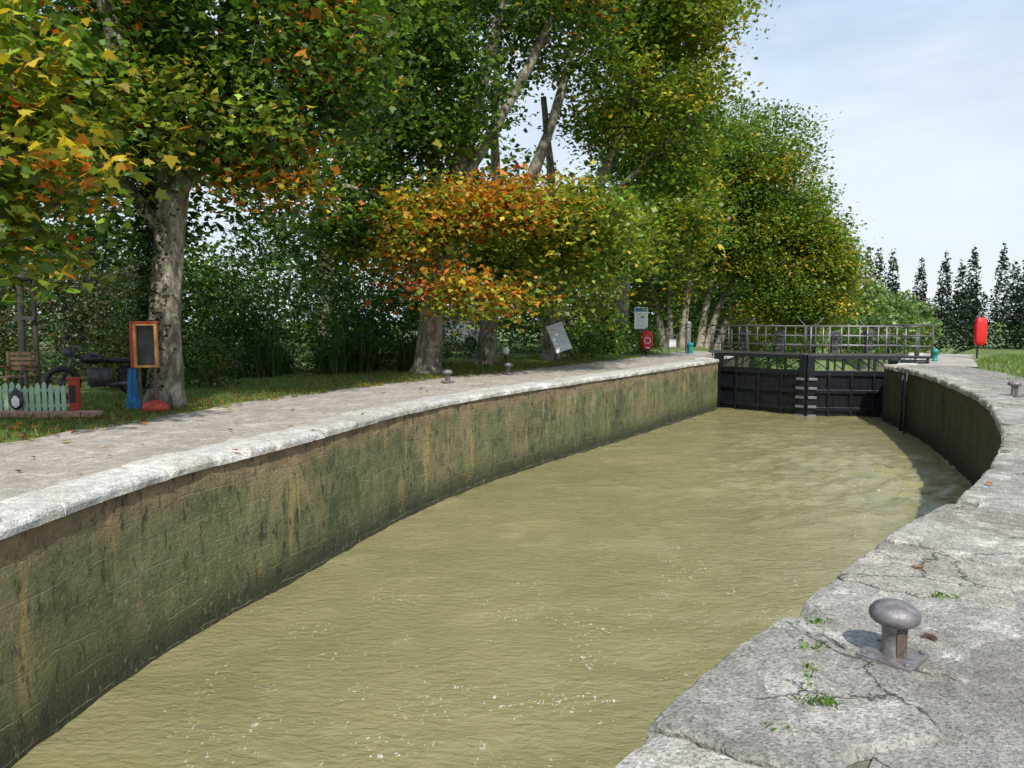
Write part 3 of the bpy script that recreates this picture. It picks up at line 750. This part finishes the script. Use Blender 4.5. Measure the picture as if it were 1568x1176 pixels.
# ------------------------------------------------------------------ vegetation
P1=[(3,DG),(5,MG),(3.2,LG),(1.6,YG),(.3,YL),(.08,OR)]
PN=[(1.8,MG),(4,LG),(4,YG),(1.3,YL),(.7,OR),(.15,RD)]
PO=[(1.5,LG),(2.6,YG),(2.6,YL),(3.4,OR),(.8,RD)]
PY=[(1.4,MG),(3.2,LG),(4.5,YG),(.9,YL)]
PYY=[(1.2,LG),(4.4,YG),(1.8,YL)]
PG=[(2,DG),(4,MG),(3,LG),(1.8,YG)]
PD=[(5,DG),(3.5,MG),(.6,LG)]
PX=[(2,MG),(3.6,LG),(3.8,YG),(.3,YL)]
make_tree('plane_tree',[[(-10,8.2,0,.4),(-9.9,8.3,2.5,.32),(-9.4,8.6,4.5,.24),(-8.4,9,6.5,.12)],[(-9.9,8.3,2.5,.2),(-8.6,8.9,4.2,.12),(-7.2,9.3,4.8,.06)],[(-9.4,8.6,4.5,.2),(-10.5,9,8,.1)]],
 [((-6.6,9.3,3.9),(1.75,1.3,1.9),60,PN),((-8.5,9,6.6),(3.2,2.8,2.4),55,PN)],leaf=.145,per=80,T=LOBE,clump=.34)
make_tree('plane_tree',[[(-6.45,13.6,0,.33),(-6.38,13.6,1.4,.27),(-6.28,13.6,2.8,.25),(-6.12,13.6,4.,.24)],
 [(-6.15,13.6,3.7,.2),(-7.0,13.5,6.5,.15),(-7.6,13.2,10,.08)],[(-6.15,13.6,3.7,.2),(-5.2,13.9,6.6,.16),(-4.5,14.2,10,.08)],[(-6.25,13.6,3.0,.13),(-7.4,13.2,4.6,.1),(-9,12.8,5.8,.05)],[(-6.1,13.6,4.1,.18),(-6.2,14.5,7.5,.13),(-6.,15,11,.07)]],
 [((-6.6,13.9,7.7),(3.9,3.0,3.5),225,P1),((-3.9,14.3,6.7),(1.8,1.6,2.3),64,P1),((-6.6,12.7,5.0),(3.2,1.2,1.1),34,PN),((-4.7,13.6,4.3),(1.5,1.,1.4),36,P1)],leaf=.14,per=95,T=TRI,clump=.42,thr=-.02)
iv=[]
for i in range(3000):
    z=rng.random()*4.6+.3; a=math.pi+rng.normal()*.8; r=.27+rng.random()*.18*(1+z*.3)
    iv.append((-6.44+.07*z+r*math.cos(a),13.6+r*math.sin(a)*.9,z))
leaves('ivy',iv,np.full(len(iv),.09),np.array([DG]*len(iv))*np.exp(rng.normal(size=(len(iv),1))*.4)*.6,TRI)
make_tree('plane_tree',[[(-2.5,21.8,0,.44),(-2.35,21.8,1.8,.36),(-2.0,21.8,3.8,.31),(-1.7,21.8,5.2,.28),(-1.2,21.8,7.2,.22),(-.4,21.8,10,.14),(0,22,13,.08)],
 [(-1.9,21.8,4.2,.24),(-2.6,22,7.5,.18),(-3.4,22,11,.1)],[(-1.7,21.8,5.2,.2),(.1,21.6,8,.14),(1.4,21.4,10.5,.08)],[(-2.1,21.7,3.2,.14),(-1.,21,4.6,.09),(.5,20.6,5.2,.05)],[(-2.1,21.7,3.4,.13),(-3.4,20.8,4.8,.08),(-4.6,20.4,5.2,.05)]],
 [((-3.6,22,10.0),(4.0,3.0,4.4),225,P1),((-1.2,20.2,3.7),(2.6,1.3,2.0),92,PO),((-.5,20.0,2.9),(1.9,1.0,1.2),26,PO),((1.7,21.2,4.0),(2.1,1.3,2.1),76,PY),((-4.4,20.6,4.9),(1.7,1.3,1.7),42,P1),((-2.4,21,7.2),(2.0,1.4,1.6),26,P1),((1.0,21.5,11.5),(2.4,2.2,3.0),60,P1)],leaf=.155,per=95,T=TRI,clump=.46,thr=-.02)
make_tree('plane_tree',[[(-.9,26,0,.36),(-.75,26,2.,.31),(-.3,26,4,.27),(.4,26,5.6,.24),(1.4,26,8.4,.17),(2.4,26,12,.09)],[(-.3,26,4,.2),(-.6,26.3,8,.15),(-.4,26.6,12,.08)]],
 [((.6,26.2,12.5),(4.3,3.2,4.1),160,PG),((3.3,24.8,3.9),(2.0,1.3,2.2),70,PY),((.2,24.2,3.6),(1.8,1.,1.8),42,PY)],leaf=.185,per=88,clump=.52,thr=.0)
make_tree('plane_tree',[[(1.5,28.9,0,.34),(1.9,28.9,2.6,.3),(2.7,28.9,5.1,.26),(3.7,29,7.6,.2),(4.8,29,11,.12)],[(1.9,28.9,2.6,.22),(1.6,29,6,.17),(1.2,29,10,.1)],[(2.7,28.9,5.1,.18),(4.6,28.6,7,.12),(6.6,28.3,9,.06)]],
 [((5.3,29,11.8),(3.7,3.8,5.2),275,PY),((6.0,28.4,13.6),(3.1,3,3.2),80,PYY),((5.6,28.6,5.4),(2.5,1.8,2.6),80,PY)],leaf=.185,per=88,clump=.52,thr=-.06)
make_tree('plane_tree',[[(5.2,35.5,0,.33),(5.4,35.5,4,.27),(6.2,35.5,8,.18),(7,35.5,12,.09)]],
 [((6.8,35.5,10.5),(3.4,3.2,4.8),120,PG)],leaf=.24,per=80,clump=.62)
st=[]
for bx_,by_,tx,tz in((8.6,42,6.2,9),(9.,42.2,8.6,11),(9.6,42,11.2,12),(10.9,43,13,11.5),(11.3,43,15.6,9),(12.,43.2,17.5,6.5)):
    st.append([(bx_,by_,-.2,.22),(bx_+(tx-bx_)*.18,by_,2.4,.18),(bx_+(tx-bx_)*.5,by_,tz*.55,.12),(tx,by_,tz,.05)])
make_tree('lime_tree',st,
 [((12.2,43,8.7),(6.0,4.2,5.5),620,PX),((15.8,42,4.8),(3.6,2.6,4.2),270,PX),((8.6,42,6.4),(3.2,3,4.6),120,PX),((17.0,41,4.0),(1.9,1.9,2.9),80,PYY)],leaf=.19,per=105,clump=.58,thr=-.4)
for (x,y,z,rx,rz,n,pal) in[(-19,22,8,5,6,75,PD),(-14,29,8.5,5,6.5,90,PD),(-8.5,33,9,5,6.5,90,PD),(-3.,38,9,4.5,6.5,80,PD),(2,46,6,4,5,45,PG),(-24,34,9,6,7,80,PD),(9,56,6,5,5.5,90,PG),(17,62,4.,6,5.,100,PG),(-13.5,19,7.2,2.6,3.2,34,PD)]:
    make_tree('woodland_tree',[[(x,y,0,.3),(x+.3,y,4,.24),(x-.2,y,z,.14),(x,y,z+4,.06)]],[((x,y,z),(rx,4,rz),n,pal)],leaf=.32,per=70,clump=.8,thr=-.02)
leaf_cloud('hedge',[((-9.4,21.5,1.1),(2.4,1.6,1.9)),((-6.6,22.5,1.1),(2.6,1.6,2.0)),((-4.2,25,1),(2.2,1.6,1.6)),((-11.5,24,1.4),(3,1.8,2.3)),((-8,27.5,1.9),(4,2,3.5)),((-3,31,1.6),(4,1.5,3.0)),((2.4,34.5,.9),(2.8,1.4,1.6)),((-16,24,2.0),(4,2,3.3))],60000,.12,PD,minz=-.1)
leaf_cloud('shrub',[((-12.2,18.6,1.9),(1.7,1.2,2.1)),((-10.2,19.6,1.4),(1.2,1,1.7))],12000,.10,[(4,GG),(1,MG),(1,BR)],minz=0)
leaf_cloud('shrub',[((-9.,17.2,.5),(1.0,.8,.8)),((-7.6,17.6,.5),(1.2,.8,.8)),((-12.4,16.8,.7),(1.4,1,1.))],8000,.09,[(3,DG),(2,MG),(1,BR)],minz=0)
leaf_cloud('shrub',[((3.4,30.4,.6),(1.6,1.,1.0)),((5.6,35,.5),(1.6,1,.9)),((4.2,36,.9),(2,1,1.5)),((11,46,.6),(4,1.5,1.6)),((16,46,-.2),(4,1.5,1.6))],14000,.14,[(3,MG),(3,LG),(2,YG)],minz=-2)
leaf_cloud('woodland_background',[((-40+i*7.5+random.uniform(-2,2),52+random.uniform(-4,4)+max(0,i-5)*2,2.6+random.random()),(6,4,3.6+random.random()*1.6)) for i in range(9)],34000,.38,PD,inner=.7)
def blades(name,pts,h,w,pal,lean=.25):
    n=len(pts); P=np.asarray(pts); a=rng.random(n)*2*math.pi; hh=h*np.exp(rng.normal(size=n)*.3)
    dx=np.stack([np.cos(a),np.sin(a),np.zeros(n)],1)*w; ln=rng.normal(size=(n,3))*lean*hh[:,None]; ln[:,2]=hh
    vv=np.stack([P-dx,P+dx,P+dx*.5+ln*.55,P+ln],1)
    cs=np.array([p[1] for p in pal]); ww=np.array([p[0] for p in pal]); idx=rng.choice(len(pal),n,p=ww/ww.sum())
    return np_mesh(name,vv.reshape(-1,3),4,cs[idx]*np.exp(rng.normal(size=(n,1))*.25),M_leaf)
pts=[]
while len(pts)<3600:
    x=-7.6+rng.random()*5.2
    if noise.noise(V((x*.9,3,3)))<-.12: continue
    pts.append((x,19.6+(x+8.5)*.55+rng.random()*1.6,-.05))
blades('reeds',pts,1.0,.014,[(4,DG),(2,MG),(.4,LG)],.2)
pts=[]
while len(pts)<30000:
    s=rng.random()*LP.L; t=3.2+rng.random()**1.3*4.2; q=LP.at(s,t,-.05)
    if q.y<7: continue
    if t<3.9 and noise.noise(V((s*1.5,t*2,0)))<-.05: continue
    pts.append(tuple(q))
blades('grass_verge',pts,.08,.010,[(3,(.11,.17,.028)),(3,(.16,.22,.04)),(1,(.2,.18,.07))],.4)
pts=[]
while len(pts)<26000:
    x=13+rng.random()*22; y=15+rng.random()*30
    d=min((x-RP.at(s,0).x)**2+(y-RP.at(s,0).y)**2 for s in(RP.L*.6,RP.L*.75,RP.L*.9,RP.L))
    dd=V((x,y,0))-Rend
    if dd.dot(pn)<2.75 and y>24: continue
    if y<26 and d<2.5**2: continue
    pts.append((x,y,H(x,y)))
blades('meadow_grass',pts,.13,.014,[(3,(.12,.19,.03)),(3,(.16,.25,.04)),(1,(.2,.2,.07))],.35)
pts=[]
for x,y,r,n,hh in((1.27,2.93,.03,70,.01),(1.26,3.02,.012,34,.12),(1.60,3.74,.03,40,.01),(1.45,3.45,.03,34,.01),(2.46,4.12,.035,40,.01),(1.05,2.74,.02,16,.01),(5.2,6.6,.03,20,.01),(2.2,2.75,.03,20,.01)):
    for i in range(n): pts.append((x+rng.normal()*r*1.4,y+rng.normal()*r*.6,.005+abs(rng.normal())*.012+hh*rng.random()))
leaves('weeds',pts,np.full(len(pts),.020)*np.exp(rng.normal(size=len(pts))*.3),np.array([(.10,.20,.02)]*len(pts))*np.exp(rng.normal(size=(len(pts),1))*.3),KITE,None,.2)
fl=[];
for i in range(2600):
    s=6+rng.random()*(LP.L-8); t=2.6+abs(rng.normal())*1.9+.5; q=LP.at(s,t,.012); fl.append(tuple(q))
for i in range(60):
    q=LP.at(6+rng.random()*20,rng.random()*3,.012); fl.append(tuple(q))
fl+= [(2.09,3.56,.02),(2.6,4.6,.02),(4.6,7.0,.02)]
n=len(fl); idx=rng.choice(4,n,p=[.45,.25,.15,.15]); cs=np.array([BR,OR,YL,RD])*.8
leaves('fallen_leaves',fl,np.full(n,.075)*np.exp(rng.normal(size=n)*.25),cs[idx],LOBE,None,4.)
E=[]
for (x,y,r,h) in[(38,80,3.2,8.6),(43,84,3.4,7.8),(33,86,3.5,8.4),(48.0,88,2.6,6.8),(29,90,4,9),(22,84,4.5,9)]:
    E.append(((x,y,-3+h*.5),(r,r*.8,h*.52)))
leaf_cloud('distant_willows',E,20000,.45,[(3,(.14,.24,.07)),(2,(.20,.26,.09)),(1,(.11,.19,.05))],inner=.5,lump=.35)
E=[]
random.seed(21)
for i in range(105):
    row=i%2
    x=52+i*1.45+random.uniform(-.5,.5); y=112+row*6+random.uniform(-2,2)-i*.2; h=random.uniform(11.6,13.4)+2.*noise.noise(V((i*.17,0,0)))
    if i%2==0 or i%7==3:   # columnar cypress: stacked, narrowing
        h+=1.2
        E.append(((x,y,-3.4+h*.26),(1.7,1.5,h*.30))); E.append(((x,y,-3.4+h*.52),(1.5,1.35,h*.28))); E.append(((x,y,-3.4+h*.76),(1.05,1.,h*.24))); E.append(((x,y,-3.4+h*.97),(.55,.55,h*.14)))
    else: E.append(((x,y,-3.4+h*.34),(random.uniform(2.1,2.8),2.2,h*.40)))
leaf_cloud('distant_tree_line',E,120000,.45,[(4,(.020,.042,.024)),(2,(.030,.057,.030)),(.4,(.05,.075,.035))],inner=.3,lump=.10)
# ------------------------------------------------------------------ light, sky, camera
el=math.radians(48); sd=V((.14,-.99,0)).normalized(); sdir=V((sd.x*math.cos(el),sd.y*math.cos(el),math.sin(el)))
ld=bpy.data.lights.new('sun','SUN'); ld.energy=4.7; ld.angle=math.radians(1.5); ld.color=(1,.945,.85)
lo_=bpy.data.objects.new('sun',ld); scene.collection.objects.link(lo_); lo_.rotation_euler=sdir.to_track_quat('Z','Y').to_euler()
w=bpy.data.worlds.new('World'); scene.world=w; w.use_nodes=True; nt=w.node_tree; nt.nodes.clear()
sky=N(nt,'ShaderNodeTexSky',sky_type='NISHITA'); sky.sun_disc=False; sky.sun_elevation=el; sky.sun_rotation=math.atan2(sd.x,sd.y); sky.dust_density=1.
tc=N(nt,'ShaderNodeTexCoord').outputs['Generated']
mp=N(nt,'ShaderNodeMapping',{'Vector':tc,'Scale':(1,1,3.2),'Rotation':(0,0,.5)}).outputs[0]
cn=noi(nt,mp,1.7,6,.55,.4)
cf=ramp(nt,cn,[(.30,.5),(.62,.95)])
zz=N(nt,'ShaderNodeSeparateXYZ',{0:tc}).outputs[2]
cloud=mixc(nt,ramp(nt,zz,[(.02,0.),(.42,1.)]),(7.4,7.8,8.2),(5.1,6.5,8.4))
cloud=mixc(nt,math_(nt,'MULTIPLY',ramp(nt,noi(nt,mp,2.6,7,.6,.6),[(.44,0.),(.62,1.)]),.7),cloud,(7.3,7.8,8.4))
cc=mixc(nt,math_(nt,'MAXIMUM',cf,ramp(nt,zz,[(.0,.95),(.30,.4)])),sky.outputs[0],cloud)
bg=N(nt,'ShaderNodeBackground',{'Color':cc,'Strength':.126}); ow=nt.nodes.new('ShaderNodeOutputWorld'); nt.links.new(bg.outputs[0],ow.inputs[0])
cam=bpy.data.cameras.new('cam'); cam.lens=25.94; cam.sensor_width=36; cam.clip_end=3000; cam.clip_start=.05
co=bpy.data.objects.new('camera',cam); scene.collection.objects.link(co); co.location=(0,0,1.6); co.rotation_euler=(math.radians(84.9),0,0)
scene.camera=co
scene.view_settings.view_transform='Standard'; scene.view_settings.look='None'; scene.view_settings.exposure=0
